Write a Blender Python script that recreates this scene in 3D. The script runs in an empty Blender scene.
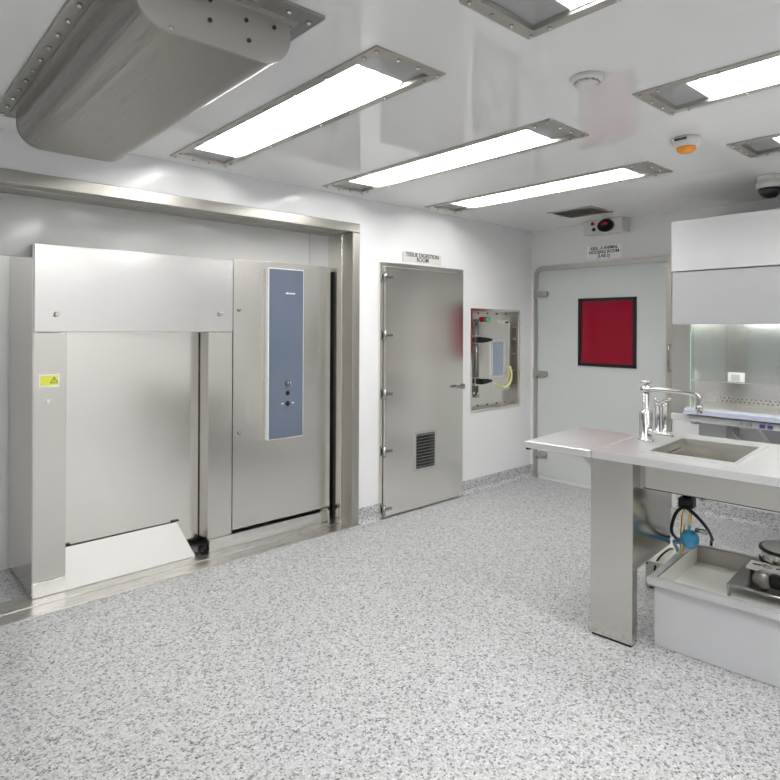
import bpy, bmesh, math, random
from mathutils import Vector, Matrix
random.seed(4)
S = bpy.context.scene
COL = S.collection
PI = math.pi

# ---------------------------------------------------------------- camera and room constants
F_PX, CY, YAW, ROLL, CAM_H = 607.1, 327.85, .7255, .0048, 1.55
WT, BT = .0236, .0955          # small turns of the long wall and of the bench against the room axes
WC = 3.669                     # distance of the long wall
XB = 5.35                      # back wall
ZC = 2.57                      # ceiling height
BACK = 1.2                     # room behind the camera
XF, YR = -2.2, -3.3

# ---------------------------------------------------------------- materials
MATS = {}
def new_mat(name):
    m = bpy.data.materials.new(name); m.use_nodes = True
    nt = m.node_tree; nt.nodes.clear()
    out = nt.nodes.new('ShaderNodeOutputMaterial')
    MATS[name] = m
    return m, nt, out
def principled(nt, out, color, rough, metal=0., spec=.5, **kw):
    p = nt.nodes.new('ShaderNodeBsdfPrincipled')
    p.inputs['Base Color'].default_value = (*color, 1)
    p.inputs['Roughness'].default_value = rough
    p.inputs['Metallic'].default_value = metal
    p.inputs['Specular IOR Level'].default_value = spec
    for k, v in kw.items(): p.inputs[k].default_value = v
    nt.links.new(p.outputs[0], out.inputs[0])
    return p
def coords(nt, scale=(1, 1, 1)):
    tc = nt.nodes.new('ShaderNodeTexCoord'); mp = nt.nodes.new('ShaderNodeMapping')
    mp.inputs['Scale'].default_value = scale
    nt.links.new(tc.outputs['Object'], mp.inputs[0])
    return mp.outputs[0]
def ramp(nt, src, stops, interp='LINEAR'):
    r = nt.nodes.new('ShaderNodeValToRGB'); r.color_ramp.interpolation = interp
    e = r.color_ramp.elements
    while len(e) < len(stops): e.new(.5)
    for i, (p, c) in enumerate(stops):
        e[i].position = p; e[i].color = (*c, 1) if not isinstance(c, (int, float)) else (c, c, c, 1)
    nt.links.new(src, r.inputs[0]); return r.outputs[0]
def noise(nt, vec, scale, detail=2.):
    n = nt.nodes.new('ShaderNodeTexNoise'); n.inputs['Scale'].default_value = scale
    n.inputs['Detail'].default_value = detail
    nt.links.new(vec, n.inputs['Vector']); return n.outputs['Fac']
def paint(name, color, rough=.4, metal=0., spec=.5, vary=.02, **kw):
    """a plain coat with a faint mottling of tone and gloss"""
    m, nt, out = new_mat(name)
    p = principled(nt, out, color, rough, metal, spec, **kw)
    n = noise(nt, coords(nt), 6.)
    c0 = tuple(max(0, c * (1 - vary)) for c in color); c1 = tuple(min(1, c * (1 + vary)) for c in color)
    nt.links.new(ramp(nt, n, [(.3, c0), (.7, c1)]), p.inputs['Base Color'])
    return m
def brushed(name, color, rough, grain=(160, 160, 2.), vary=.06, dr=.05):
    """brushed stainless steel, grain running along one axis"""
    m, nt, out = new_mat(name)
    p = principled(nt, out, color, rough, 1.)
    n = noise(nt, coords(nt, grain), 1.5, 3.)
    c0 = tuple(c * (1 - vary) for c in color); c1 = tuple(min(1, c * (1 + vary)) for c in color)
    nt.links.new(ramp(nt, n, [(.3, c0), (.7, c1)]), p.inputs['Base Color'])
    nt.links.new(ramp(nt, n, [(.3, max(.02, rough - dr)), (.7, rough + dr)]), p.inputs['Roughness'])
    return m
def glow(name, color, strength):
    m, nt, out = new_mat(name)
    e = nt.nodes.new('ShaderNodeEmission'); e.inputs[0].default_value = (*color, 1); e.inputs[1].default_value = strength
    nt.links.new(e.outputs[0], out.inputs[0]); return m
def pane(name, tint=(1, 1, 1), gloss=.06):
    m, nt, out = new_mat(name)
    t = nt.nodes.new('ShaderNodeBsdfTransparent'); t.inputs[0].default_value = (*tint, 1)
    g = nt.nodes.new('ShaderNodeBsdfGlossy'); g.inputs['Roughness'].default_value = .02
    mx = nt.nodes.new('ShaderNodeMixShader'); mx.inputs[0].default_value = gloss
    nt.links.new(t.outputs[0], mx.inputs[1]); nt.links.new(g.outputs[0], mx.inputs[2])
    nt.links.new(mx.outputs[0], out.inputs[0]); return m
def terrazzo(name, bright=1.):
    m, nt, out = new_mat(name)
    p = principled(nt, out, (.6, .6, .6), .33, 0, .4)
    v = coords(nt)
    def cells(scale):
        w = nt.nodes.new('ShaderNodeTexVoronoi'); w.inputs['Scale'].default_value = scale
        w.inputs['Randomness'].default_value = 1.
        nt.links.new(v, w.inputs['Vector'])
        s = nt.nodes.new('ShaderNodeSeparateColor'); nt.links.new(w.outputs['Color'], s.inputs[0]); return s.outputs[0]
    def g(a, b=None): b = a if b is None else b; return (a * bright * .985, a * bright, b * bright * 1.015)
    big = ramp(nt, cells(105.), [(0, g(.03)), (.06, g(.12)), (.14, g(.34)), (.27, g(.58)), (.65, g(.65)), (.9, g(.78))], 'CONSTANT')
    small = ramp(nt, cells(215.), [(0, g(.05)), (.07, g(.20)), (.18, g(.48)), (.40, g(.62)), (.80, g(.76))], 'CONSTANT')
    mx = nt.nodes.new('ShaderNodeMix'); mx.data_type = 'RGBA'; mx.inputs[0].default_value = .42
    nt.links.new(big, mx.inputs[6]); nt.links.new(small, mx.inputs[7])
    nt.links.new(mx.outputs[2], p.inputs['Base Color'])
    return m
M_FLOOR = terrazzo('terrazzo_flake_floor', .91)
M_COVE = terrazzo('terrazzo_flake_cove', .95)
M_WALL = paint('glossy_white_wall', (.85, .855, .865), .14, 0, .25, .006)
M_BACK = paint('glossy_white_back_wall', (.85, .85, .85), .15, 0, .3, .006)
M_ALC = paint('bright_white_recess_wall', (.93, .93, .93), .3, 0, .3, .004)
M_CEIL = paint('high_gloss_white_ceiling', (.82, .82, .82), .03, 0, .5, .006)
M_FASCIA = paint('glossy_grey_fascia', (.60, .60, .59), .12, 0, .5, .006)
SC = (.87, .85, .80)
M_STEEL = brushed('brushed_steel_upright_grain', SC, .21, (420, 420, 5.), .02, .02)
M_POST = brushed('post_steel_dimmed', (.73, .71, .665), .24, (420, 420, 5.), .02, .02)  # same steel as the chamber door, darkened to paint in its dimmer reflections
M_STEELB = brushed('darker_bench_steel', (.63, .615, .575), .21, (420, 420, 5.), .02, .02)
M_BOWL = brushed('sink_bowl_steel', (.62, .60, .56), .22, (5., 420, 420), .02, .02)
M_STEELX = brushed('brushed_steel_level_grain', SC, .30, (5., 420, 420), .025, .03)
M_HOOD = brushed('polished_brushed_steel', (.77, .765, .75), .22, (5., 420, 420), .015, .02)
M_FLAP = brushed('matt_flap_steel', (.56, .555, .54), .52, (5., 420, 420), .02, .03)
M_SILL = brushed('worn_steel_plate', (.72, .71, .68), .28, (4, 300, 300), .04, .04)
M_FAN = brushed('grey_brushed_steel', (.37, .36, .335), .28, (500, 5., 500), .006, .008)
M_CAP = brushed('grey_brushed_end_plate', (.46, .445, .42), .34, (400, 4., 400), .02, .02)
M_FRAME = brushed('steel_trim', (.50, .485, .445), .38, (300, 300, 300), .02, .03)
M_BENCH = paint('satin_bench_steel', (.92, .915, .92), .38, 1., .5, .004)
M_CHROME = paint('chrome', (.46, .46, .46), .16, 1.)
M_SCREW = paint('screw_steel', (.62, .61, .58), .22, 1.)
M_DOOR = paint('pale_grey_door', (.60, .625, .615), .22, 0, .45, .008)
M_WHITE = paint('white_enamel', (.54, .545, .555), .3, 0, .4, .006)
M_CABLO = paint('grey_enamel', (.40, .405, .42), .3, 0, .4, .006)
M_PLASTIC = paint('pale_grey_plastic', (.60, .605, .625), .35, 0, .4, .01)
M_TRAYIN = paint('cream_tray_liner', (.92, .91, .85), .3, 0, .4, .01)
M_BLACK = paint('black_rubber', (.010, .010, .011), .4, 0, .3)
M_DARK = paint('dark_gap', (.03, .03, .03), .6)
M_PERF = paint('dark_grey_perforation', (.12, .12, .12), .5)
M_BLUE = paint('blue_control_glass', (.125, .155, .21), .07, 0, .6, .02)
M_LBLUE = paint('pale_blue_grey_pane', (.34, .40, .48), .12)
M_HOSE = paint('blue_hose', (.06, .33, .58), .3)
M_NAVY = paint('navy_button', (.05, .06, .30), .35)
M_RED = paint('red_window_pane', (.21, .002, .015), .07, 0, .25, .04)
M_REDL = paint('red_lamp', (.45, .01, .02), .25)
M_GREEN = paint('green_lamp', (.05, .50, .22), .25)
M_ORANGE = paint('amber_lens', (.80, .30, .03), .25)
M_YELLOW = paint('yellow_sticker', (.85, .86, .10), .5)
M_YCABLE = paint('yellow_cable', (.85, .82, .35), .4)
M_PAPER = paint('white_label', (.95, .95, .95), .5)
M_INK = paint('black_ink', (.015, .015, .015), .6)
M_BEIGE = paint('beige_enamel', (.56, .54, .49), .4)
M_BRASS = paint('brass', (.70, .55, .25), .25, 1.)
M_ARM = paint('lavender_grey_armrest', (.38, .41, .49), .35)
M_CAMW = paint('off_white_plastic', (.70, .69, .66), .4)
M_SMOKED = paint('smoked_dome', (.01, .01, .012), .05)
M_REFL = paint('white_reflector', (.80, .80, .80), .4)
M_ENDBOX = paint('grey_lamp_end_box', (.42, .43, .43), .3)
M_TUBE = glow('fluorescent_tube', (1., .985, .96), 44.)
M_CABTUBE = glow('cabinet_lamp', (1., .99, .97), 34.)
M_COVER = pane('clear_lamp_cover', (.97, .97, .97), .05)
M_SASH = pane('sash_glass', (.94, .97, .955), .07)
M_GLASSEDGE = paint('green_glass_edge', (.40, .62, .52), .15)

# ---------------------------------------------------------------- mesh builder
class MB:
    def __init__(self): self.bm = bmesh.new()
    def box(self, x0, x1, y0, y1, z0, z1, bevel=0., seg=2):
        r = bmesh.ops.create_cube(self.bm, size=1.)
        vs = r['verts']
        for v in vs:
            v.co = Vector(((x0 + x1) / 2 + v.co.x * (x1 - x0), (y0 + y1) / 2 + v.co.y * (y1 - y0), (z0 + z1) / 2 + v.co.z * (z1 - z0)))
        if bevel:
            es = list({e for v in vs for e in v.link_edges})
            bmesh.ops.bevel(self.bm, geom=es, offset=bevel, segments=seg, affect='EDGES', profile=.5)
        return self
    def prism(self, pts, axis, a, b, bevel=0.):
        """polygon pts swept along axis from a to b; pts are the two other coordinates in order"""
        def co(p, t):
            return {'x': (t, p[0], p[1]), 'y': (p[0], t, p[1]), 'z': (p[0], p[1], t)}[axis]
        A = [self.bm.verts.new(co(p, a)) for p in pts]; B = [self.bm.verts.new(co(p, b)) for p in pts]
        n = len(pts)
        fs = [self.bm.faces.new(A), self.bm.faces.new(B[::-1])]
        for i in range(n): fs.append(self.bm.faces.new((A[i], B[i], B[(i + 1) % n], A[(i + 1) % n])))
        bmesh.ops.recalc_face_normals(self.bm, faces=fs)
        if bevel:
            bmesh.ops.bevel(self.bm, geom=list({e for f in fs for e in f.edges}), offset=bevel, segments=2, affect='EDGES')
        return self
    def lathe(self, prof, c=(0, 0, 0), axis='z', n=24):
        """profile of (radius, height) turned about an axis through c"""
        rings = []
        for r, h in prof:
            ring = []
            for i in range(n):
                a = 2 * PI * i / n; p, q = r * math.cos(a), r * math.sin(a)
                co = {'z': (p, q, h), 'y': (p, h, q), 'x': (h, p, q)}[axis]
                ring.append(self.bm.verts.new(Vector(c) + Vector(co)))
            rings.append(ring)
        fs = []
        for A, B in zip(rings, rings[1:]):
            for i in range(n): fs.append(self.bm.faces.new((A[i], A[(i + 1) % n], B[(i + 1) % n], B[i])))
        fs.append(self.bm.faces.new(rings[0][::-1])); fs.append(self.bm.faces.new(rings[-1]))
        for f in fs[:-2]: f.smooth = True
        bmesh.ops.recalc_face_normals(self.bm, faces=fs)
        return self
    def cyl(self, c, r, h, axis='z', n=20): return self.lathe([(r, 0), (r, h)], c, axis, n)
    def tube(self, pts, r, n=10, sub=6):
        """round tube through pts (smoothed)"""
        P = [Vector(p) for p in pts]; Q = []
        if sub and len(P) > 2:
            for i in range(len(P) - 1):
                p0, p1, p2, p3 = P[max(i - 1, 0)], P[i], P[i + 1], P[min(i + 2, len(P) - 1)]
                for k in range(sub):
                    t = k / sub
                    Q.append(.5 * ((2 * p1) + (p2 - p0) * t + (2 * p0 - 5 * p1 + 4 * p2 - p3) * t * t + (3 * p1 - p0 - 3 * p2 + p3) * t ** 3))
            Q.append(P[-1])
        else: Q = P
        rings = []; up = None
        for i, q in enumerate(Q):
            d = (Q[min(i + 1, len(Q) - 1)] - Q[max(i - 1, 0)]).normalized()
            if up is None:
                up = d.orthogonal().normalized()
            up = (up - d * up.dot(d)).normalized(); w = d.cross(up)
            rings.append([self.bm.verts.new(q + r * (math.cos(2 * PI * k / n) * up + math.sin(2 * PI * k / n) * w)) for k in range(n)])
        fs = []
        for A, B in zip(rings, rings[1:]):
            for k in range(n):
                f = self.bm.faces.new((A[k], A[(k + 1) % n], B[(k + 1) % n], B[k])); f.smooth = True; fs.append(f)
        fs.append(self.bm.faces.new(rings[0][::-1])); fs.append(self.bm.faces.new(rings[-1]))
        bmesh.ops.recalc_face_normals(self.bm, faces=fs)
        return self
    def slab(self, axis, us, vs, a, b, holes=(), bevel=0.):
        """plate between the planes a and b of an axis with rectangular holes (u0,u1,v0,v1)"""
        U = sorted({us[0], us[1], *[h[0] for h in holes], *[h[1] for h in holes]})
        V = sorted({vs[0], vs[1], *[h[2] for h in holes], *[h[3] for h in holes]})
        def co(u, v, t): return {'x': (t, u, v), 'y': (u, t, v), 'z': (u, v, t)}[axis]
        ca = {}
        def vert(i, j, t):
            if (i, j, t) not in ca: ca[(i, j, t)] = self.bm.verts.new(co(U[i], V[j], t))
            return ca[(i, j, t)]
        def solid(i, j):
            if i < 0 or j < 0 or i >= len(U) - 1 or j >= len(V) - 1: return False
            u, v = (U[i] + U[i + 1]) / 2, (V[j] + V[j + 1]) / 2
            return not any(h[0] < u < h[1] and h[2] < v < h[3] for h in holes)
        fs = []
        for i in range(len(U) - 1):
            for j in range(len(V) - 1):
                if not solid(i, j): continue
                for t in (a, b): fs.append(self.bm.faces.new([vert(i, j, t), vert(i + 1, j, t), vert(i + 1, j + 1, t), vert(i, j + 1, t)]))
                for (di, dj, p, q) in ((-1, 0, (i, j), (i, j + 1)), (1, 0, (i + 1, j), (i + 1, j + 1)), (0, -1, (i, j), (i + 1, j)), (0, 1, (i, j + 1), (i + 1, j + 1))):
                    if not solid(i + di, j + dj): fs.append(self.bm.faces.new([vert(*p, a), vert(*q, a), vert(*q, b), vert(*p, b)]))
        bmesh.ops.recalc_face_normals(self.bm, faces=fs)
        return self
    def build(self, name, mat, parent=None, loc=(0, 0, 0), rotz=0., label=None):
        me = bpy.data.meshes.new(name); self.bm.to_mesh(me); self.bm.free()
        me.materials.append(mat)
        o = bpy.data.objects.new(name, me); COL.objects.link(o)
        o.location = loc; o.rotation_euler = (0, 0, rotz)
        if parent: o.parent = parent
        if label: o['label'] = label
        return o

def tag(o, label, cat, group=None):
    o['label'] = label; o['category'] = cat
    if group: o['group'] = group
    return o
def thing(name, label, cat, loc=(0, 0, 0), rotz=0., group=None):
    o = bpy.data.objects.new(name, None); COL.objects.link(o); o.empty_display_size = .1
    o.location = loc; o.rotation_euler = (0, 0, rotz)
    return tag(o, label, cat, group)
def struct(o): o['kind'] = 'structure'; return o
def struct_root(name, loc, rotz):
    o = bpy.data.objects.new(name, None); COL.objects.link(o); o.empty_display_size = .1
    o.location = loc; o.rotation_euler = (0, 0, rotz); o['kind'] = 'structure'; return o
def dup(root, loc, label=None):
    r = root.copy(); COL.objects.link(r); r.location = loc
    if label: r['label'] = label
    for ch in list(root.children):
        c = ch.copy(); COL.objects.link(c); c.parent = r
        for g in list(ch.children):
            d = g.copy(); COL.objects.link(d); d.parent = c
    return r
def lettering(name, text, size, mat, parent, loc, rot=(PI / 2, 0, 0), align='CENTER', spacing=1., sx=1., depth=.0006):
    cu = bpy.data.curves.new(name, 'FONT'); cu.body = text; cu.size = size; cu.align_x = align; cu.align_y = 'CENTER'
    cu.space_line = spacing; cu.offset = size * .018; cu.extrude = depth; cu.resolution_u = 3
    tmp = bpy.data.objects.new('tmp', cu); COL.objects.link(tmp)
    bpy.context.view_layer.update()
    me = bpy.data.meshes.new_from_object(tmp.evaluated_get(bpy.context.evaluated_depsgraph_get()))
    bpy.data.objects.remove(tmp)
    me.name = name; me.materials.clear(); me.materials.append(mat)
    o = bpy.data.objects.new(name, me); COL.objects.link(o); o.parent = parent
    o.location = loc; o.rotation_euler = rot; o.scale = (sx, 1, 1)
    return o

# positions on the long wall: u along it, v behind its face;   local axes x = along, y = into the wall, z = up
TW = Vector((math.cos(WT), math.sin(WT), 0)); NW = Vector((-math.sin(WT), math.cos(WT), 0))
def wall_pt(u, v=0., z=0.): return TW * u + NW * (WC + v) + Vector((0, 0, z))
RW = WT
# positions on the back wall: local x runs to the right (world -Y), y into the wall (world +X)
RB = -PI / 2
RBENCH = -PI / 2 + BT
TB = Vector((math.cos(BT), math.sin(BT), 0)); SB = Vector((-math.sin(BT), math.cos(BT), 0))
def bench_pt(t, s, z=0.): return TB * t + SB * s + Vector((0, 0, z))
K = (ZC - CAM_H) / 1.0         # ceiling plan positions were measured for a ceiling one metre above the lens
def rounded(x0, x1, y0, y1, r, corners, n=6):
    """rectangle outline with some corners rounded; corners in order (x1,y1),(x0,y1),(x0,y0),(x1,y0)"""
    out = []
    for k, (cx, cy, sx, sy, a0) in enumerate(((x1, y1, -1, -1, 0), (x0, y1, 1, -1, 90), (x0, y0, 1, 1, 180), (x1, y0, -1, 1, 270))):
        if corners[k]:
            for i in range(n + 1):
                a = math.radians(a0 + 90 * i / n); out.append((cx + sx * r + r * math.cos(a), cy + sy * r + r * math.sin(a)))
        else: out.append((cx, cy))
    return out

# ================================================================= ROOM SHELL
LIGHTS = []                    # (x0, y0) nearest left corner of each recessed fitting
LW, LL = .362, 1.90
REAR_FILL = [(.30, 1.275 - LL), (-.81, 1.275 - LL), (1.412, -3.05), (2.528, -3.05), (3.60, -3.05)]  # extra fittings added out of view behind the camera for more light
for x, y_near in ((1.412, 1.672), (2.528, 1.692), (3.60, 1.725)):
    LIGHTS.append((x, y_near)); LIGHTS.append((x, 1.275 - LL))
holes = [(x + .03, x + LW - .03, y + .03, y + LL - .03) for x, y in LIGHTS + REAR_FILL]
struct(MB().slab('z', (XF - .2, XB + .2), (YR - .2, 4.9), ZC, ZC + .16, holes).build('ceiling', M_CEIL))
struct(MB().box(XF - .2, XB + .2, YR - .2, 4.9, -.15, 0).build('floor', M_FLOOR))
struct(MB().box(XB, XB + .2, YR - .2, 4.2, 0, ZC).build('wall_back', M_BACK))
struct(MB().box(XF - .2, XF, YR - .2, 4.2, 0, ZC).build('wall_front', M_WALL))
struct(MB().box(XF, XB, YR - .2, YR, 0, ZC).build('wall_right', M_WALL))
AL0, AL1 = -1.30, 3.075         # recess for the autoclave
PB = (4.452, 5.222, .763, 1.727)
struct(MB().slab('y', (-2.4, 5.5), (0, ZC), 0, .16, [(AL0, AL1, -.01, 2.36), (PB[0], PB[1], PB[2], PB[3])]).build('wall_left', M_WALL, None, wall_pt(0), RW))
# alcove behind the opening
al = MB()
al.box(AL0 - .1, AL1 + .1, .83, .93, 0, 2.55)
al.box(AL0 - .1, AL0, .165, .83, 0, 2.55); al.box(AL1 - .07, AL1 + .03, .30, .83, 0, 2.55)
struct(al.build('wall_alcove', M_ALC, None, wall_pt(0), RW))
fa = MB(); fa.box(AL0 + .02, 2.796, .275, .30, 1.945, 2.42); fa.box(2.80, 3.0, .275, .30, 1.945, 2.42)
struct(fa.build('wall_alcove_fascia', M_FASCIA, None, wall_pt(0), RW))
sl_ = thing('added_batten_light', 'short batten light added unseen behind the fascia to brighten the recess left of the autoclave', 'light', wall_pt(.1, .60, 2.40), RW)  # added lamp, out of view, lifts the brightness of the recess walls
MB().box(0, .66, -.04, .04, .03, .08, .006).build('housing', M_WHITE, sl_)
MB().cyl((.03, 0, .01), .015, .60, 'x', 14).build('tube', M_CABTUBE, sl_)
MB().box(.28, .38, .04, .23, .04, .06).build('wall_arm', M_WHITE, sl_)
# steel surround
t1 = struct_root('trim_1', wall_pt(0), RW)
MB().box(AL0 - .09, AL1, -.012, .10, 2.295, 2.365, .004).build('header', M_FRAME, t1)
MB().box(AL0, 3.003, .10, .275, 2.29, 2.32, .002).build('header_reveal', M_FRAME, t1)
for u0, u1, r0, r1 in ((3.003, 3.075, 2.980, 3.05), (AL0 - .09, AL0 - .018, AL0 - .06, AL0 - .006)):
    MB().box(u0, u1, -.012, .10, 0, 2.295, .004).build('jamb', M_FRAME, t1)
    MB().box(r0, r1, .10, .30, 0, 2.29, .003).build('jamb_reveal', M_STEEL, t1)
t2 = struct_root('trim_2', wall_pt(0), RW)
MB().box(AL0, 3.01, -.025, .10, 0, .006, .002).build('sill_plate', M_SILL, t2)
MB().box(AL0, 3.0, .104, .275, 0, .010, .002).build('sill_plate', M_SILL, t2)
# coved skirting of the same flake flooring
def cove(x0, x1, h=.125):
    return MB().prism([(0, 0), (-.045, 0), (-.018, .012), (-.007, .035), (-.007, h), (0, h)], 'x', x0, x1)
struct(cove(3.075, 3.28).build('baseboard_left', M_COVE, None, wall_pt(0), RW))
struct(cove(4.32, 5.43).build('baseboard_left_corner', M_COVE, None, wall_pt(0), RW))
struct(cove(-.012, .055).build('baseboard_back', M_COVE, None, (XB, 3.784, 0), RB))
struct(cove(0, 1.8).build('baseboard_back_right', M_COVE, None, (XB, 2.28, 0), RB))

# ---------------------------------------------------------------- door_1: stainless door of the small room
d1 = struct_root('door_1', wall_pt(3.283), RW)
fr = MB(); fr.box(0, .03, -.02, .01, 0, 2.09, .003); fr.box(.99, 1.035, -.02, .01, 0, 2.09, .003); fr.box(.03, .99, -.02, .01, 2.055, 2.09, .003)
fr.build('door_frame', M_STEEL, d1)
lf = MB().slab('y', (.036, .972), (.02, 2.045), -.045, -.006, [(.39, .625, .35, .65)])
lf.build('door_leaf', M_STEEL, d1)
lv = MB(); lv.slab('y', (.372, .643), (.332, .668), -.051, -.044, [(.393, .622, .353, .647)])
for k in range(11): lv.prism([(-.043, .362 + k * .0265), (-.012, .384 + k * .0265), (-.012, .387 + k * .0265), (-.044, .366 + k * .0265)], 'x', .39, .625)
lv.build('louvre', M_HOOD, d1)
MB().box(.385, .63, -.010, -.007, .345, .655).build('louvre_back', M_DARK, d1)
for z in (1.962, 1.49, 1.012, .545, .075):
    h = MB(); h.cyl((.026, -.052, z - .035), .013, .07); h.box(.002, .028, -.03, -.018, z - .028, z + .028, .004)
    h.cyl((.026, -.052, z - .042), .008, .084)
    h = h.build('hinge', M_CHROME, d1)
    MB().box(.03, .115, -.056, -.044, z - .011, z + .011, .004).build('hinge_strap', M_CHROME, h)
hd = MB(); hd.cyl((.94, -.085, 1.02), .011, .05, 'y'); hd.box(.875, .955, -.092, -.078, 1.008, 1.032, .006); hd.box(.985, 1.02, -.06, -.02, .995, 1.04, .004)
hd.build('door_handle', M_CHROME, d1)

# ---------------------------------------------------------------- door_2: grey door with the red window
d2 = struct_root('door_2', (XB, 3.745, 0), RB)
fw = .045; dw, dh = 1.42, 2.19
fr = MB()
fr.prism(rounded(0, fw, 0, dh - .09, .001, (0, 0, 0, 0)), 'y', -.022, .01)
arc = [(.09 + .09 * math.cos(math.radians(a)), dh - .09 + .09 * math.sin(math.radians(a))) for a in range(180, 89, -15)]
arc += [(.09 + .045 * math.cos(math.radians(a)), dh - .09 + .045 * math.sin(math.radians(a))) for a in range(90, 181, 15)]
fr.prism(arc, 'y', -.022, .01)
fr.box(.09, dw, -.022, .01, dh - fw, dh); fr.box(dw - fw, dw, -.022, .01, 0, dh - fw)
fr.build('door_frame', M_FRAME, d2)
MB().slab('y', (fw, dw - fw), (.035, dh - fw - .002), -.012, -.002, [(.53, 1.09, 1.205, 1.83)]).build('door_leaf', M_DOOR, d2)
wf = MB().slab('y', (.515, 1.105), (1.19, 1.845), -.024, -.011, [(.548, 1.072, 1.222, 1.813)]).build('window_frame', M_BLACK, d2)
MB().box(.53, 1.09, -.016, -.012, 1.205, 1.83).build('window_pane', M_RED, d2)
for z in (1.905, 1.085, .255):
    h = MB(); h.box(.005, .05, -.045, -.02, z - .05, z + .05, .008); h.prism([(.04, -.03), (.155, -.03), (.17, -.01), (.17, .015), (.155, .03), (.04, .03)], 'y', -.045, -.012, .005)
    for v in h.bm.verts:
        pass
    o = h.build('hinge', M_FRAME, d2)
    o.location.z = 0
for o in [c for c in d2.children if c.name.startswith('hinge')]:
    me = o.data
    zs = [v.co.z for v in me.vertices if v.co.x < .052 and abs(v.co.z) > .2]
    zc = sum(zs) / len(zs)
    for v in me.vertices:
        if abs(v.co.z) < .04: v.co.z += zc
hd = MB(); hd.tube([(1.42, -.01, 1.41), (1.42, -.07, 1.41), (1.42, -.075, 1.40), (1.42, -.075, 1.20), (1.42, -.07, 1.19), (1.42, -.01, 1.19)], .011, 10, 0)
hd.build('door_handle', M_CHROME, d2)

# ================================================================= AUTOCLAVE
V0 = .20
ac = thing('autoclave', 'tall stainless steam autoclave with blue control strip standing in the steel-trimmed wall recess', 'autoclave', wall_pt(.858, V0), RW)
W1, W2, W3 = .17, 1.052, 1.232       # left post, chamber opening, end of right post
DEP = .60; REC = .145
MB().box(-.004, .02, .004, DEP, .03, 2.012).build('side_panel', M_STEELB, ac)
MB().box(.02, 2.09, .16, DEP, .06, 1.98).build('body', M_STEEL, ac)
MB().box(0, W1, 0, .16, .10, 1.512, .002).build('left_post', M_POST, ac)
MB().box(W2, W3, 0, .16, .10, 1.512, .002).build('right_post', M_POST, ac)
hood = MB().box(0, W3, -.008, .16, 1.516, 2.018, .004).build('hood', M_HOOD, ac)
for x, z in ((.108, 1.612), (1.125, 1.632)):
    k = MB(); k.lathe([(.009, 0), (.009, -.012), (.004, -.014)], (x, -.008, z), 'y', 12); k.box(x - .004, x + .018, -.026, -.018, z - .004, z + .02, .002)
    k.build('hood_latch', M_SCREW, hood)
MB().box(W1, W2, REC - .01, .165, .09, 1.53).build('chamber_door', M_STEEL, ac)
for x in (W2 - .006, W1 - .002): MB().box(x, x + .006, REC - .013, REC - .009, .1, 1.512).build('door_seal', M_DARK, ac)
# kick strip with the tilted ramp flap
kk = MB(); kk.box(0, W1, -.003, .16, .012, .097, .002)
kk.build('kick_strip', M_HOOD, ac)
kk = MB(); kk.box(W2 + .012, 2.09, -.003, .03, .012, .097, .002)
ks = kk.build('kick_strip', M_HOOD, ac)
sc = MB(); sc.lathe([(.006, 0), (.006, -.003)], (W3 + .03, -.003, .07), 'y', 10); sc.build('screw', M_SCREW, ks)
fl = MB(); fl.prism([(0, 0), (.975 - W1, 0), (.895 - W1 + .0, .218), (0, .213)], 'y', 0, .006)
flo = fl.build('ramp_flap', M_FLAP, ac, (W1 - .01, .0, .012))
for v in flo.data.vertices: v.co.y += v.co.z / .218 * (REC - .03)
for x in (W1 + .012, .86):
    hg = MB(); hg.box(x, x + .045, REC - .024, REC - .010, .232, .240); hg.box(x, x + .018, REC - .03, REC - .012, .212, .238)
    hg.build('flap_hinge', M_DARK, ac)
MB().box(W2 - .03, W2 - .002, .03, .08, .012, .045, .004).build('foot', M_BLACK, ac)
MB().box(.03, .10, .44, .52, 0, .04, .004).build('foot', M_BLACK, ac)
# service panel to the right
sp = MB().box(W3 + .006, 2.09, 0, .16, .125, 2.03, .002).build('service_panel', M_POST, ac)
for x, z in ((1.288, .80), (1.283, 1.672)):
    k = MB(); k.lathe([(.013, 0), (.013, -.006), (.010, -.014), (.004, -.016)], (x, 0, z), 'y', 16); k.build('panel_latch', M_CHROME, sp)
MB().box(2.0, 2.07, -.006, .03, .014, .12, .002).build('corner_bracket', M_FRAME, ac)
MB().box(2.092, 2.104, .02, .16, .02, 2.0).build('edge_gap', M_DARK, ac)
cp = MB().box(1.496, 1.806, -.04, 0, .725, 1.985, .003).build('control_panel', M_PAPER, ac, label='pale metal surround of the blue glass control strip')
MB().box(1.503, 1.799, -.043, -.039, .732, 1.978).build('panel_face', M_BLUE, cp)
lg = MB()
for i, (w_, h_) in enumerate(((.010, .013), (.008, .010), (.006, .013), (.008, .010), (.010, .010), (.008, .010), (.010, .010))): lg.box(1.645 + i * .0115, 1.645 + i * .0115 + w_, -.0442, -.043, 1.797, 1.797 + h_)
lg.build('maker_mark', M_PAPER, cp)
k = MB(); k.lathe([(.020, 0), (.020, -.008), (.014, -.012), (.012, -.026), (.003, -.027)], (1.663, -.043, 1.135), 'y', 18); k.box(1.659, 1.667, -.085, -.065, 1.12, 1.15, .002)
k.build('key_switch', M_CHROME, cp)
for z in (1.062, .985):
    MB().lathe([(.017, 0), (.017, -.006), (.010, -.010)], (1.663, -.043, z), 'y', 16).build('push_button', M_BLACK, cp)
for x in (1.608, 1.70): MB().box(x, x + .02, -.0438, -.043, .983, .988).build('button_marking', M_PAPER, cp)
st = MB().box(.026, .133, -.0012, 0, 1.202, 1.275).build('warning_sticker', M_PAPER, ac, label='white bordered yellow warning sticker')
MB().box(.034, .125, -.002, -.001, 1.210, 1.267).build('yellow_field', M_YELLOW, st)
tri = MB()
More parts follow.
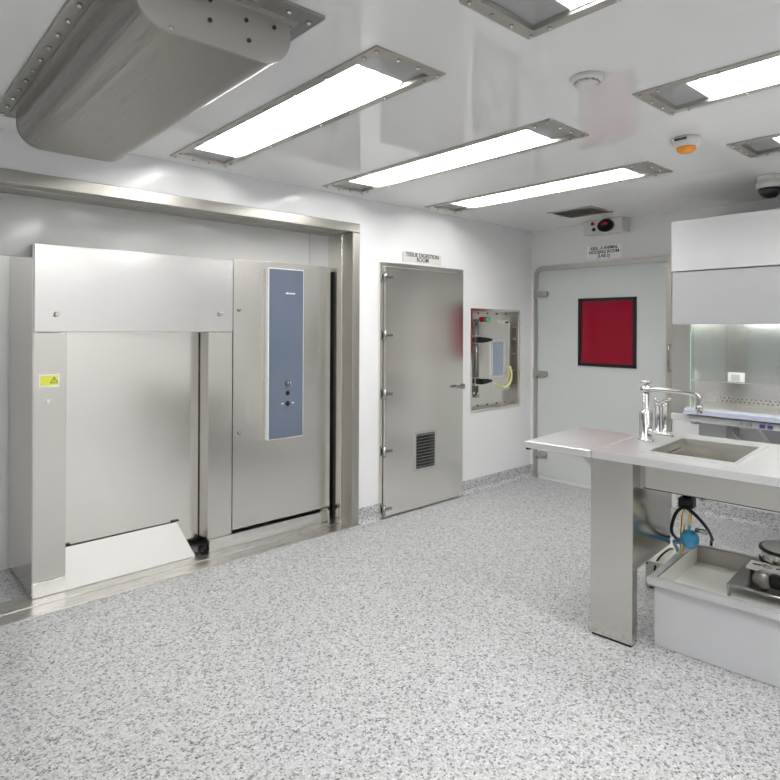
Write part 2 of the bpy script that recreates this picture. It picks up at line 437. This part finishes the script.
for a in range(3):
    p = [(.105 + .022 * math.sin(2 * PI * (a + k) / 3), 1.236 + .022 * math.cos(2 * PI * (a + k) / 3)) for k in (0, 1)]
    tri.tube([(p[0][0], -.0022, p[0][1]), (p[1][0], -.0022, p[1][1])], .0016, 6, 0)
tri.box(.1035, .1065, -.0026, -.0018, 1.233, 1.248); tri.box(.1035, .1065, -.0026, -.0018, 1.227, 1.230)
tri.build('warning_triangle', M_INK, st)
MB().lathe([(.013, 0), (.013, -.005), (.009, -.012)], (.074, 0, 1.122), 'y', 16).build('indicator_knob', M_PAPER, ac)

# ================================================================= WALL-MOUNTED THINGS, LONG WALL
sg = thing('door_sign', 'small clear sign reading tissue room above the stainless door', 'sign', wall_pt(3.79, 0, 2.15), RW)
MB().box(-.24, .24, -.006, 0, -.042, .042, .001).build('plate', M_CAMW, sg)
lettering('lettering', 'TISSUE DIGESTION\nROOM', .050, M_INK, sg, (0, -.0065, .004), spacing=.78, sx=.98)

pb = thing('pass_box', 'stainless pass-through hatch with black latches and yellow cable set in the white wall', 'pass-through hatch', wall_pt(PB[0], 0, PB[2]), RW)
PWd, PHt = PB[1] - PB[0], PB[3] - PB[2]
f_ = MB().slab('y', (-.012, PWd + .012), (-.012, PHt + .012), -.008, .0, [(.012, PWd - .012, .012, PHt - .012)]); f_.build('frame', M_STEEL, pb)
n_ = MB(); n_.box(0, .012, 0, .12, 0, PHt); n_.box(PWd - .012, PWd, 0, .12, 0, PHt); n_.box(.012, PWd - .012, 0, .12, 0, .012); n_.box(.012, PWd - .012, 0, .12, PHt - .012, PHt)
n_.build('niche', M_CAP, pb)
bk = MB().box(.012, PWd - .012, .10, .12, .012, PHt - .012).build('back_plate', M_STEEL, pb)
dr = MB().box(.19, .70, .055, .10, .16, .84, .006).build('hatch_door', M_STEEL, pb)
MB().slab('y', (.37, .60), (.295, .675), .045, .056, [(.395, .575, .325, .645)]).build('window_frame', M_BENCH, dr)
MB().box(.39, .58, .050, .056, .32, .65).build('window_pane', M_LBLUE, dr)
for z in (.675, .275):
    h = MB(); h.box(.10, .19, .03, .10, z - .04, z + .04, .006); b_ = h.build('latch_block', M_STEEL, pb)
    h = MB(); h.prism([(.15, z - .028), (.24, z - .022), (.32, z - .008), (.32, z + .008), (.24, z + .022), (.15, z + .028)], 'y', -.015, .03, .006); h.box(.05, .08, .05, .08, z - .02, z + .02, .004)
    h.build('latch_handle', M_BLACK, b_)
rd = MB(); rd.tube([(.175, .075, .13), (.175, .075, .86)], .009, 10, 0)
for z in (.13, .86): rd.box(.155, .21, .06, .10, z - .015, z + .015, .003)
rd.build('latch_rod', M_CHROME, pb)
MB().lathe([(.026, .10), (.026, .07), (.010, .065)], (.30, 0, .875), 'y', 14).build('indicator_lamp', M_REDL, pb, label='red indicator lamp')
MB().lathe([(.026, .10), (.026, .07), (.010, .065)], (.365, 0, .875), 'y', 14).build('indicator_lamp', M_GREEN, pb, label='green indicator lamp')
mc = MB(); mc.box(.55, .68, .075, .10, .83, .87, .004); mc.box(.62, .66, .062, .08, .838, .862, .003); mc.build('door_switch', M_CAMW, pb)
MB().box(.622, .658, .056, .063, .841, .858).build('switch_face', M_BLACK, pb)
cb = MB(); cb.tube([(.44, .055, .235), (.51, .045, .205), (.60, .035, .195), (.67, .035, .235), (.705, .04, .31), (.695, .05, .40)], .009, 8)
cb.build('cable', M_YCABLE, pb)
for i in range(5):
    for z in (.030, PHt - .030):
        MB().lathe([(.008, .10), (.008, .094), (.004, .092)], (.08 + i * .15, 0, z), 'y', 10).build('screw', M_BLACK, pb)
for z in (.20, .36, .52, .68, .80): MB().box(PWd - .055, PWd - .012, .03, .045, z - .006, z + .006).build('hinge_bar', M_FRAME, pb)

# ================================================================= BACK WALL THINGS
sg = thing('door_sign', 'white sign reading animal housing room above the grey door with red window', 'sign', (XB, 2.97, 2.283), RB)
MB().box(-.18, .18, -.006, 0, -.065, .065, .001).build('plate', M_PAPER, sg)
lettering('lettering', 'ABSL -3 ANIMAL\nHOUSING ROOM\n(LAB 2)', .043, M_INK, sg, (0, -.0065, .0), spacing=.86, sx=.92)

bx = thing('wall_monitor', 'grey wall box with round black gauge and red lamp above the grey door', 'wall gauge', (XB, 2.96, 2.53), RB)
MB().box(-.148, .243, -.14, 0, -.092, .038, .006).build('housing', M_CAMW, bx)
dl = MB().lathe([(.082, 0), (.082, -.012), (.074, -.020), (.058, -.020), (.056, -.012), (.0005, -.012)], (.085, -.14, -.025), 'y', 32)
for v in dl.bm.verts: v.co.z = -.025 + (v.co.z + .025) * .72
dl.build('dial', M_BLACK, bx)
l_ = MB(); l_.box(.05, .105, -.155, -.152, -.014, .002); l_.build('dial_readout', M_REDL, bx)
MB().lathe([(.017, 0), (.017, -.008), (.009, -.012)], (-.050, -.14, .006), 'y', 14).build('lamp', M_REDL, bx, label='red round lamp')
MB().lathe([(.017, 0), (.017, -.008), (.009, -.012)], (-.036, -.14, -.050), 'y', 14).build('knob', M_BLACK, bx)

# ================================================================= CEILING THINGS
def make_light(label, x, y):
    t = thing('ceiling_light', label, 'ceiling light', (x, y, ZC), 0, 'recessed ceiling lights')
    MB().slab('z', (0, LW), (0, LL), -.007, 0, [(.042, LW - .042, .05, LL - .05)]).build('frame', M_FRAME, t)
    tr = MB(); tr.box(.031, .042, .031, LL - .031, 0, .13); tr.box(LW - .042, LW - .031, .031, LL - .031, 0, .13)
    tr.box(.042, LW - .042, .031, .05, 0, .13); tr.box(.042, LW - .042, LL - .05, LL - .031, 0, .13); tr.box(.031, LW - .031, .031, LL - .031, .13, .14)
    tr.build('housing', M_FRAME, t)
    MB().prism([(.044, .004), (.048, .004), (.075, .105), (LW - .075, .105), (LW - .048, .004), (LW - .044, .004), (LW - .073, .110), (.073, .110)], 'y', .205, LL - .195).build('reflector', M_REFL, t)
    for y0, y1 in ((.052, .20), (LL - .19, LL - .052)): MB().box(.044, LW - .044, y0, y1, .012, .12).build('end_box', M_ENDBOX, t)
    for cx_ in (.128, LW - .128): MB().cyl((cx_, .20, .062), .016, LL - .39, 'y', 14).build('tube', M_TUBE, t)
    MB().box(.042, LW - .042, .05, LL - .05, -.005, -.002).build('cover', M_COVER, t)
    pts = [(px, py) for py in [.10 + i * (LL - .2) / 7 for i in range(8)] for px in (.022, LW - .022)] + [(px, py) for px in (.02, LW / 3 + .01, LW * 2 / 3 - .01, LW - .02) for py in (.025, LL - .025)]
    for px, py in pts: MB().lathe([(.007, -.007), (.007, -.014), (.004, -.017)], (px, py, 0), 'z', 8).build('screw', M_SCREW, t)
    return t
LAB = ['long recessed ceiling light beside the steel overhead air unit, nearest the autoclave',
       'recessed ceiling light cut off by the top edge of the picture',
       'long recessed ceiling light, middle one of the row of three left of the smoke detector',
       'long recessed ceiling light on the right beside the smoke detector',
       'long recessed ceiling light with two tubes, nearest the grey door with the red window',
       'recessed ceiling light at the right edge, between orange alarm and dome camera']
L0 = make_light(LAB[0], LIGHTS[0][0], LIGHTS[0][1])
for (x, y), lb in list(zip(LIGHTS, LAB))[1:]: dup(L0, (x, y, ZC), lb)

for x, y in REAR_FILL: dup(L0, (x, y, ZC), 'unseen recessed ceiling light added behind the camera to brighten the room')

fan = thing('ceiling_air_unit', 'bulky brushed steel air unit hanging from the ceiling at upper left', 'air unit', (.50, 1.63, ZC))
FW, FL = .655, 1.79
fg = MB().slab('z', (0, FW), (0, FL), -.012, 0, [(.075, FW - .075, .095, FL - .12)]).build('flange', M_FAN, fan)
g = MB().slab('z', (.055, FW - .055), (.075, FL - .10), -.020, -.004, [(.085, FW - .085, .105, FL - .13)]); g.build('gasket_rim', M_FRAME, fan)
body = rounded(.075, FW - .075, -.172, .02, .105, (0, 0, 1, 1), 10)
hs = MB(); hs.prism(body, 'y', .10, FL - .13)
hso = hs.build('housing', M_FAN, fan)
cap = MB().prism(rounded(.073, FW - .073, -.174, .0, .107, (0, 0, 1, 1), 10), 'y', .092, .104).build('end_cap', M_CAP, fan)
MB().prism(rounded(.073, FW - .073, -.174, .0, .107, (0, 0, 1, 1), 10), 'y', FL - .134, FL - .122).build('end_cap', M_CAP, fan)
for x, z in ((.30, -.04), (.42, -.06), (.52, -.05), (.43, -.12), (.30, -.1)): MB().lathe([(.007, .092), (.007, .089)], (x, 0, z), 'y', 8).build('rivet', M_DARK, cap)
MB().lathe([(.008, .10), (.008, .088), (.004, .086)], (.182, 0, -.165), 'y', 8).build('rivet', M_SCREW, cap)
for i in range(14):
    for x in (.03, FW - .03): MB().lathe([(.009, -.012), (.009, -.019), (.005, -.022)], (x, .05 + i * (FL - .1) / 13, 0), 'z', 8).build('screw', M_SCREW, fg)
for x in (.16, .29, .42, .54):
    for y in (.035, FL - .035): MB().lathe([(.009, -.012), (.009, -.019), (.005, -.022)], (x, y, 0), 'z', 8).build('screw', M_SCREW, fg)
MB().box(FW - .072, FW - .064, .10, .30, -.022, -.011).build('slot', M_BLACK, fg)

sm = thing('smoke_detector', 'white disc smoke detector on the ceiling between two long lights', 'smoke detector', (2.184 * K + 1.0 * 0, 1.29 * K, ZC))
MB().lathe([(.066, 0), (.066, -.010), (.056, -.018), (.05, -.020)], (0, 0, 0), 'z', 32).build('base', M_CAMW, sm)
MB().lathe([(.046, -.018), (.046, -.030), (.034, -.038), (.018, -.040)], (0, 0, 0), 'z', 28).build('sensor', M_CAMW, sm)
sl = MB()
for a in range(12): sl.box(.044 * math.cos(a * PI / 6) - .006, .044 * math.cos(a * PI / 6) + .006, .044 * math.sin(a * PI / 6) - .006, .044 * math.sin(a * PI / 6) + .006, -.028, -.021)
sl.build('vent_ring', M_FRAME, sm)
fa_ = thing('fire_alarm', 'round white ceiling alarm with an amber lens near the right-hand lights', 'alarm', (3.264 * K, 1.352 * K, ZC + .002))
MB().lathe([(.070, 0), (.072, -.018), (.064, -.045), (.050, -.052)], (0, 0, 0), 'z', 32).build('base', M_CAMW, fa_)
MB().lathe([(.048, -.050), (.047, -.066), (.034, -.078), (.010, -.082)], (0, 0, 0), 'z', 28).build('lens', M_ORANGE, fa_)
MB().box(-.074, -.066, -.03, .03, -.026, -.016).build('slot', M_DARK, fa_)
dc = thing('dome_camera', 'small dome security camera with black dome above the white cabinet', 'security camera', (4.56, 1.345, ZC + .002))
MB().lathe([(.075, 0), (.075, -.02), (.070, -.04), (.082, -.045), (.082, -.078), (.072, -.085)], (0, 0, 0), 'z', 32).build('base', M_CAMW, dc)
MB().lathe([(.070, -.083), (.066, -.105), (.053, -.128), (.032, -.144), (.004, -.150)], (0, 0, 0), 'z', 32).build('dome', M_SMOKED, dc)
vt = thing('ceiling_vent', 'flat grey louvred vent in the ceiling in front of the wall gauge', 'vent', (4.57, 2.66, ZC))
MB().slab('z', (0, .37), (0, .42), -.008, 0, [(.025, .345, .025, .395)]).build('frame', M_FRAME, vt)
s_ = MB()
for i in range(12): s_.prism([(.03 + i * .0265, -.007), (.048 + i * .0265, -.001), (.050 + i * .0265, -.002), (.032 + i * .0265, -.008)], 'y', .025, .395)
s_.build('louvres', M_FRAME, vt)
MB().box(.02, .35, .02, .40, -.0008, 0).build('backing', M_FAN, vt)

# ================================================================= BENCH WITH SINK
bn = thing('lab_bench', 'stainless steel lab bench with inset sink and fold-out left leaf on a wide leg', 'bench', bench_pt(2.937, 1.34), RBENCH)
ZT = .935
SK = (.19, .627, .11, .75)
BW = (.228, .605, .155, .655)
BX1, BD = 1.62, .865
MB().slab('z', (0, BX1), (0, BD), ZT - .036, ZT, [BW]).build('worktop', M_BENCH, bn)
lf = MB().box(-.385, -.006, 0, .64, ZT - .036, ZT, .004).build('fold_leaf', M_BENCH, bn)
b_ = MB(); b_.box(-.27, -.012, .05, .07, ZT - .050, ZT - .036); b_.prism([(-.012, ZT - .05), (-.075, ZT - .05), (-.035, ZT - .085), (-.016, ZT - .14), (-.012, ZT - .15)], 'y', .05, .064)
b_.build('leaf_bracket', M_FRAME, bn)
MB().box(-.383, -.36, .01, .04, ZT - .048, ZT - .036, .002).build('leaf_pad', M_BLACK, bn)
lg = MB(); lg.box(-.014, .198, .022, .034, .012, ZT - .036, .002); lg.box(-.014, -.004, .034, .085, .012, ZT - .036); lg.box(.188, .198, .034, .085, .012, ZT - .036)
lg.build('leg', M_STEELB, bn)
MB().box(-.008, .192, .028, .08, 0, .012).build('leg_foot', M_BLACK, bn)
MB().box(.188, .198, .085, .56, .37, ZT - .036).build('side_panel', M_STEELB, bn)
MB().box(.198, .24, .12, .14, .76, ZT - .036).build('gusset', M_FRAME, bn)
lg = MB(); lg.box(1.42, 1.60, .022, .034, .012, ZT - .036, .002); lg.box(1.42, 1.43, .034, .085, .012, ZT - .036); lg.box(1.59, 1.60, .034, .085, .012, ZT - .036)
lg.build('leg', M_STEELB, bn)
MB().box(1.43, 1.44, .085, .56, .37, ZT - .036).build('side_panel', M_STEELB, bn)
ap = MB(); ap.box(.248, 1.41, .045, .060, .785, ZT - .036, .002); ap.box(.248, 1.41, .060, .70, .785, .790); ap.box(.248, .256, .060, .70, .79, ZT - .036)
ap.build('apron', M_STEELB, bn)
MB().box(.24, 1.41, .05, .06, .780, .786).build('apron_edge', M_DARK, bn)
rm = MB().slab('z', (SK[0], SK[1]), (SK[2], SK[3]), ZT, ZT + .010, [BW]).build('sink_rim', M_BENCH, bn)
bo = MB()
x0, x1, y0, y1 = BW; zb = .80; q = .02
for A, B, Cc, D in (((x0, y0), (x1, y0), (x1 - q, y0 + q), (x0 + q, y0 + q)), ((x1, y0), (x1, y1), (x1 - q, y1 - q), (x1 - q, y0 + q)), ((x1, y1), (x0, y1), (x0 + q, y1 - q), (x1 - q, y1 - q)), ((x0, y1), (x0, y0), (x0 + q, y0 + q), (x0 + q, y1 - q))):
    vs = [bo.bm.verts.new((*A, ZT + .006)), bo.bm.verts.new((*B, ZT + .006)), bo.bm.verts.new((*Cc, zb)), bo.bm.verts.new((*D, zb))]
    bo.bm.faces.new(vs)
bo.bm.faces.new([bo.bm.verts.new(p) for p in ((x0 + q, y0 + q, zb), (x1 - q, y0 + q, zb), (x1 - q, y1 - q, zb), (x0 + q, y1 - q, zb))])
bmesh.ops.remove_doubles(bo.bm, verts=bo.bm.verts, dist=.0005); bmesh.ops.recalc_face_normals(bo.bm, faces=bo.bm.faces)
for f in bo.bm.faces: f.normal_flip()
bmesh.ops.solidify(bo.bm, geom=bo.bm.faces[:], thickness=.0015)
bo.build('sink_bowl', M_BOWL, bn)

fc = thing('sink_faucet', 'tall chrome swing-arm faucet beside the bench sink', 'faucet', bench_pt(3.43, 1.253, ZT), RBENCH)
MB().lathe([(.042, 0), (.042, .006), (.034, .012), (.034, .15), (.026, .165), (.017, .17), (.017, .285), (.013, .287)], (0, 0, 0), 'z', 24).build('column', M_CHROME, fc)
k = MB().lathe([(.020, .265), (.030, .275), (.030, .292), (.014, .300), (.014, .312), (.030, .318), (.026, .330), (.010, .332)], (0, 0, 0), 'z', 20); k.build('swivel_head', M_CHROME, fc)
MB().tube([(0, 0, .282), (.07, 0, .283), (.16, 0, .282), (.225, 0, .28), (.258, 0, .272), (.272, 0, .25), (.273, 0, .225), (.273, 0, .20)], .0135, 14).build('spout', M_CHROME, fc)
MB().lathe([(.018, .175), (.018, .215), (.014, .218)], (.273, 0, 0), 'z', 16).build('spout_tip', M_CHROME, fc)
h = MB(); h.tube([(.02, -.015, .055), (.055, -.035, .055), (.16, -.05, .05)], .007, 8); h.lathe([(.02, .02), (.02, .045), (.012, .05)], (.0, -.02, .055), 'x', 14); h.build('lever', M_CHROME, fc)
f2 = thing('gas_tap', 'pair of slim chrome tap posts standing behind the tall faucet', 'tap', bench_pt(3.656, 1.249, ZT), RBENCH)
for x in (-.02, .02):
    MB().lathe([(.024, 0), (.024, .006), (.014, .012), (.014, .165), (.018, .168), (.018, .182), (.010, .186)], (x, 0, 0), 'z', 18).build('post', M_CHROME, f2)
h = MB(); h.tube([(-.03, 0, .178), (.03, 0, .178)], .012, 10, 0); h.tube([(-.01, 0, .18), (.03, -.02, .205), (.062, -.03, .215)], .009, 8); h.tube([(-.005, 0, .18), (-.035, 0, .21)], .009, 8, 0)
h.build('tap_handle', M_CHROME, f2)

# plumbing below the bowl
pl_ = thing('sink_plumbing', 'black drain block with hanging hoses and brass tubes under the bench sink', 'plumbing', bench_pt(3.35, 1.013, .785), RBENCH)
MB().box(-.036, .036, -.03, .03, -.155, -.105, .005).build('drain_block', M_BLACK, pl_)
MB().lathe([(.022, -.11), (.022, 0)], (0, 0, 0), 'z', 14).build('tailpiece', M_CHROME, pl_)
MB().tube([(0, -.02, -.155), (-.012, -.02, -.22), (-.02, -.02, -.40)], .010, 10).build('copper_tube', M_BRASS, pl_)
MB().tube([(.022, -.02, -.155), (.02, -.02, -.20), (.018, -.02, -.24)], .008, 10).build('copper_tube', M_BRASS, pl_)
MB().tube([(0, -.02, -.24), (.008, -.02, -.16)], .012, 10, 0).build('clear_tube', M_PAPER, pl_)
MB().tube([(-.15, .48, -.60), (-.13, .40, -.47), (-.085, .10, -.36), (-.070, -.02, -.28), (-.045, -.03, -.19), (0, -.035, -.15), (.05, -.02, -.185), (.075, .08, -.27), (.045, .28, -.38), (.0, .43, -.45), (-.005, .44, -.62)], .0085, 10).build('black_hose', M_BLACK, pl_)
MB().tube([(.018, -.02, -.24), (.012, -.02, -.28), (0, -.02, -.32)], .0075, 8).build('blue_hose', M_HOSE, pl_)
fb = MB(); fb.lathe([(.006, -.36), (.026, -.352), (.042, -.33), (.046, -.31), (.040, -.285), (.022, -.268), (.006, -.262)], (.02, -.02, 0), 'z', 18)
fb.tube([(.02, -.02, -.31), (.06, -.03, -.30)], .014, 8, 0); fb.build('blue_filter', M_HOSE, pl_)
MB().tube([(0, -.02, -.33), (-.04, .04, -.36), (-.11, .15, -.40), (-.155, .36, -.52), (-.16, .44, -.60)], .011, 8).build('blue_hose', M_HOSE, pl_)
v_ = MB(); v_.lathe([(.012, 0), (.012, .05)], (.045, -.01, -.26), 'x', 10); v_.box(.07, .10, -.02, 0, -.275, -.25, .004); v_.build('valve', M_CHROME, pl_)
v_ = MB(); v_.lathe([(.010, 0), (.010, .09)], (.10, -.22, -.03), 'x', 10); v_.lathe([(.020, .03), (.020, .055)], (.10, -.22, -.03), 'x', 10); v_.box(.10, .20, -.235, -.205, -.025, .0); v_.build('pipe_fitting', M_CHROME, pl_)

# ================================================================= TUB WITH PUMP
tb = thing('storage_tub', 'pale grey rectangular plastic tub with cream inside on floor under the bench', 'tub', bench_pt(3.07, 1.076), RBENCH)
TWd, TDp, TH, TF = .95, .63, .335, .245
w_ = MB()
w_.box(0, TWd, 0, .012, .002, TH - .03); w_.box(0, TWd, TDp - .012, TDp, .002, TH - .03); w_.box(0, .012, .012, TDp - .012, .002, TH - .03); w_.box(TWd - .012, TWd, .012, TDp - .012, .002, TH - .03)
w_.box(.012, TWd - .012, .012, TDp - .012, 0, .012)
w_.build('outer_wall', M_PLASTIC, tb)
MB().slab('z', (-.026, TWd + .026), (-.03, TDp + .026), TH - .032, TH, [(.006, TWd - .006, .006, TDp - .006)]).build('rim', M_WHITE, tb)
i_ = MB(); i_.box(.012, TWd - .012, .012, TDp - .012, TF - .008, TF); i_.build('tray_floor', M_TRAYIN, tb)
i_ = MB(); i_.box(.012, TWd - .012, TDp - .018, TDp - .013, TF, TH - .002); i_.box(TWd - .018, TWd - .013, .018, TDp - .018, TF, TH - .002)
i_.build('liner', M_CAP, tb)
MB().box(.0125, .018, .018, TDp - .018, TF, TH - .002).build('liner', M_TRAYIN, tb)

pm = thing('pump_unit', 'small metal motor unit with pulley drum and black bands sitting inside the grey tub', 'machine', bench_pt(3.325, .82, TF), RBENCH)
p_ = MB(); p_.slab('z', (0, .30), (.0, .33), .045, .053, [(.10, .2, .1, .24)]); p_.build('base_plate', M_FAN, pm)
fr_ = MB()
fr_.tube([(.012, -.01, .0), (.012, -.01, .05), (.03, -.012, .055), (.25, -.012, .055), (.268, -.012, .05), (.268, -.01, .0)], .008, 10, 0)
fr_.build('foot_rail', M_CHROME, pm)
for x in (.012, .29): MB().tube([(x, .32, .0), (x, .32, .05)], .008, 10, 0).build('foot', M_CHROME, pm)
for x in (.075, .225): MB().box(x, x + .01, .07, .16, .053, .132).build('bracket', M_FAN, pm)
tp = MB().box(.068, .235, .06, .175, .130, .141, .003).build('top_plate', M_PAPER, pm)
MB().lathe([(.024, .141), (.022, .149), (.010, .156), (.004, .158)], (.15, .12, 0), 'z', 16).build('cap_nut', M_SCREW, tp)
for x in (.105, .205): MB().box(x - .018, x + .018, .112, .126, .1405, .143).build('slot', M_BLACK, tp)
MB().lathe([(.004, .02), (.036, .022), (.042, .03), (.042, .06), (.036, .066), (.02, .068), (.02, .075)], (.145, 0, .10), 'y', 24).build('pulley', M_FAN, pm)
m_ = MB(); m_.lathe([(.02, .175), (.033, .18), (.035, .19), (.035, .33), (.026, .34)], (0, .04, .105), 'x', 24); m_.build('motor', M_BLACK, pm)
MB().lathe([(.014, .14), (.014, .19)], (0, .04, .105), 'x', 12).build('motor_shaft', M_CHROME, pm)
gk = MB(); gk.prism([(.16, .05), (.23, .05), (.27, .075), (.27, .10), (.2, .10)], 'y', .02, .09, .004); gk.build('gear_case', M_FAN, pm)
dr = MB().lathe([(.122, .118), (.124, .122), (.124, .185), (.116, .195)], (.205, .32, 0), 'z', 40).build('drum', M_STEEL, pm)
for z in (.115, .175): MB().lathe([(.124, z), (.132, z + .003), (.132, z + .014), (.124, z + .017)], (.205, .32, 0), 'z', 40).build('band', M_BLACK, dr)
MB().lathe([(.03, .08), (.03, .15)], (.205, .32, -.03), 'z', 16).build('drum_stem', M_FAN, pm)
wn = MB(); wn.lathe([(.012, .194), (.012, .21)], (.205, .32, 0), 'z', 10); wn.tube([(.17, .32, .224), (.195, .32, .207), (.215, .32, .207), (.24, .32, .224)], .006, 8, 0); wn.build('wing_nut', M_BLACK, pm)

ub = thing('control_box', 'low beige metal box with corner screws on floor behind the grey tub', 'box', bench_pt(3.72, 1.36), RBENCH)
MB().box(0, .30, 0, .52, .012, .165, .004).build('case', M_BEIGE, ub)
for x, y in ((.03, .03), (.27, .03), (.03, .45), (.27, .45)): MB().cyl((x, y, 0), .015, .013).build('foot', M_BLACK, ub)
for z in (.03, .148):
    for x in (.014, .286): MB().lathe([(.006, 0), (.006, -.003)], (x, 0, z), 'y', 10).build('screw', M_BLACK, ub)
MB().tube([(.06, .30, .165), (.07, .20, .19), (.062, .05, .175), (.06, -.012, .12), (.07, -.012, .05)], .006, 8).build('cord', M_BLACK, ub)

# ================================================================= BIOSAFETY CABINET
CX = 4.40
bc = thing('biosafety_cabinet', 'large white and grey biosafety cabinet with open lit steel work chamber', 'safety cabinet', (CX, 1.922, 0), RB)
CWd, CDp = 1.55, .90
MB().box(0, CWd, 0, CDp, 1.962, 2.32, .004).build('upper_panel', M_WHITE, bc, label='white upper front panel')
MB().box(.003, CWd - .003, .010, .09, 1.586, 1.957, .004).build('lower_panel', M_CABLO, bc, label='grey lower front panel')
for x in (0, CWd - .125):
    MB().box(x, x + .125, .012, .10, .95, 1.586, .003).build('front_post', M_STEELB, bc)
MB().box(.055, CWd - .055, .09, .60, 1.70, 1.72).build('chamber_top', M_STEELX, bc)
MB().box(.0, .055, .10, CDp, .95, 1.957).build('side_wall', M_HOOD, bc)
MB().box(CWd - .055, CWd, .10, CDp, .95, 1.957).build('side_wall', M_HOOD, bc)
bw_ = MB().box(.055, CWd - .055, .60, CDp, .95, 1.957).build('chamber_back', M_HOOD, bc)
pf = MB()
for i in range(44):
    for j in range(2): pf.lathe([(.0075, .60), (.0075, .5985)], (.10 + i * .031 + j * .0155, 0, 1.005 + j * .022), 'y', 8)
pf.build('perforated_strip', M_PERF, bw_)
MB().box(.125, CWd - .125, .596, .60, 1.155, 1.162).build('wall_seam', M_HOOD, bw_)
ou = MB().box(.17, .288, .592, .60, 1.143, 1.225, .004).build('socket_plate', M_PAPER, bc)
MB().box(.195, .255, .588, .593, 1.16, 1.21, .003).build('socket_insert', M_WHITE, ou)
MB().box(.055, CWd - .055, .10, .60, .955, .985).build('work_surface', M_STEELX, bc)
gr = MB(); gr.box(.125, CWd - .125, .0, .10, .955, .990, .002); gr.build('front_grille', M_HOOD, bc)
MB().prism([(-.05, .962), (-.045, .992), (-.02, 1.003), (.02, 1.003), (.03, .962)], 'x', .11, CWd - .11).build('armrest', M_ARM, bc)
MB().box(.126, CWd - .126, .028, .033, 1.20, 1.586).build('sash_glass', M_SASH, bc)
MB().box(.126, CWd - .126, .026, .035, 1.192, 1.199).build('sash_rail', M_HOOD, bc)
MB().box(.1255, .130, .020, .026, 1.0, 1.584).build('sash_edge', M_GLASSEDGE, bc)
MB().tube([(.16, .16, 1.66), (CWd - .16, .16, 1.66)], .014, 12, 0).build('lamp_tube', M_CABTUBE, bc)
bs = MB().box(.005, CWd - .005, -.01, CDp, .905, .950, .003).build('base_pan', M_WHITE, bc)
for x in (.575, .62): MB().box(x, x + .03, -.018, -.009, .915, .938, .002).build('button', M_NAVY, bs, label='navy blue button')
MB().lathe([(.014, -.01), (.014, -.022)], (.515, 0, .928), 'y', 14).build('knob', M_FRAME, bs)
MB().lathe([(.008, -.01), (.008, -.022)], (.465, 0, .930), 'y', 12).build('knob', M_FRAME, bs)
for x in (.10, .42, CWd - .45, CWd - .13):
    MB().prism([(.10, .905), (CDp + .045, .905), (CDp + .045, .55), (CDp - .01, .55), (.42, .85), (.10, .875)], 'x', x, x + .03).build('wall_bracket', M_WHITE, bc)
pn = MB().box(.115, .30, .20, .212, .70, .905, .002); pn.build('stand_panel', M_WHITE, bc)
MB().tube([(.33, .1, .90), (.42, .1, .80), (.44, .1, .78)], .008, 8, 0).build('support_strut', M_FRAME, bc)

# ================================================================= CAMERA, WORLD, VIEW
cd = bpy.data.cameras.new('camera'); cam = bpy.data.objects.new('camera', cd); COL.objects.link(cam)
Fv = Vector((math.sin(YAW), math.cos(YAW), 0)); Rv = Vector((math.cos(YAW), -math.sin(YAW), 0)); Uv = Vector((0, 0, 1))
R2 = math.cos(ROLL) * Rv + math.sin(ROLL) * Uv; U2 = -math.sin(ROLL) * Rv + math.cos(ROLL) * Uv
m3 = Matrix((R2, U2, -Fv)).transposed()
cam.matrix_world = Matrix.Translation((0, 0, CAM_H)) @ m3.to_4x4()
cd.sensor_fit = 'HORIZONTAL'; cd.sensor_width = 36; cd.lens = F_PX / 780 * 36
cd.shift_y = (CY - 390) / 780
cd.clip_start = .05; cd.clip_end = 60
S.camera = cam
w = bpy.data.worlds.new('world'); S.world = w; w.use_nodes = True
w.node_tree.nodes['Background'].inputs[0].default_value = (.8, .82, .85, 1); w.node_tree.nodes['Background'].inputs[1].default_value = .3
S.view_settings.view_transform = 'Standard'; S.view_settings.look = 'None'; S.view_settings.gamma = 1; S.view_settings.use_curve_mapping = False
S.view_settings.exposure = .14
S.cycles.diffuse_bounces = 6; S.cycles.max_bounces = 12; S.cycles.sample_clamp_indirect = 6.
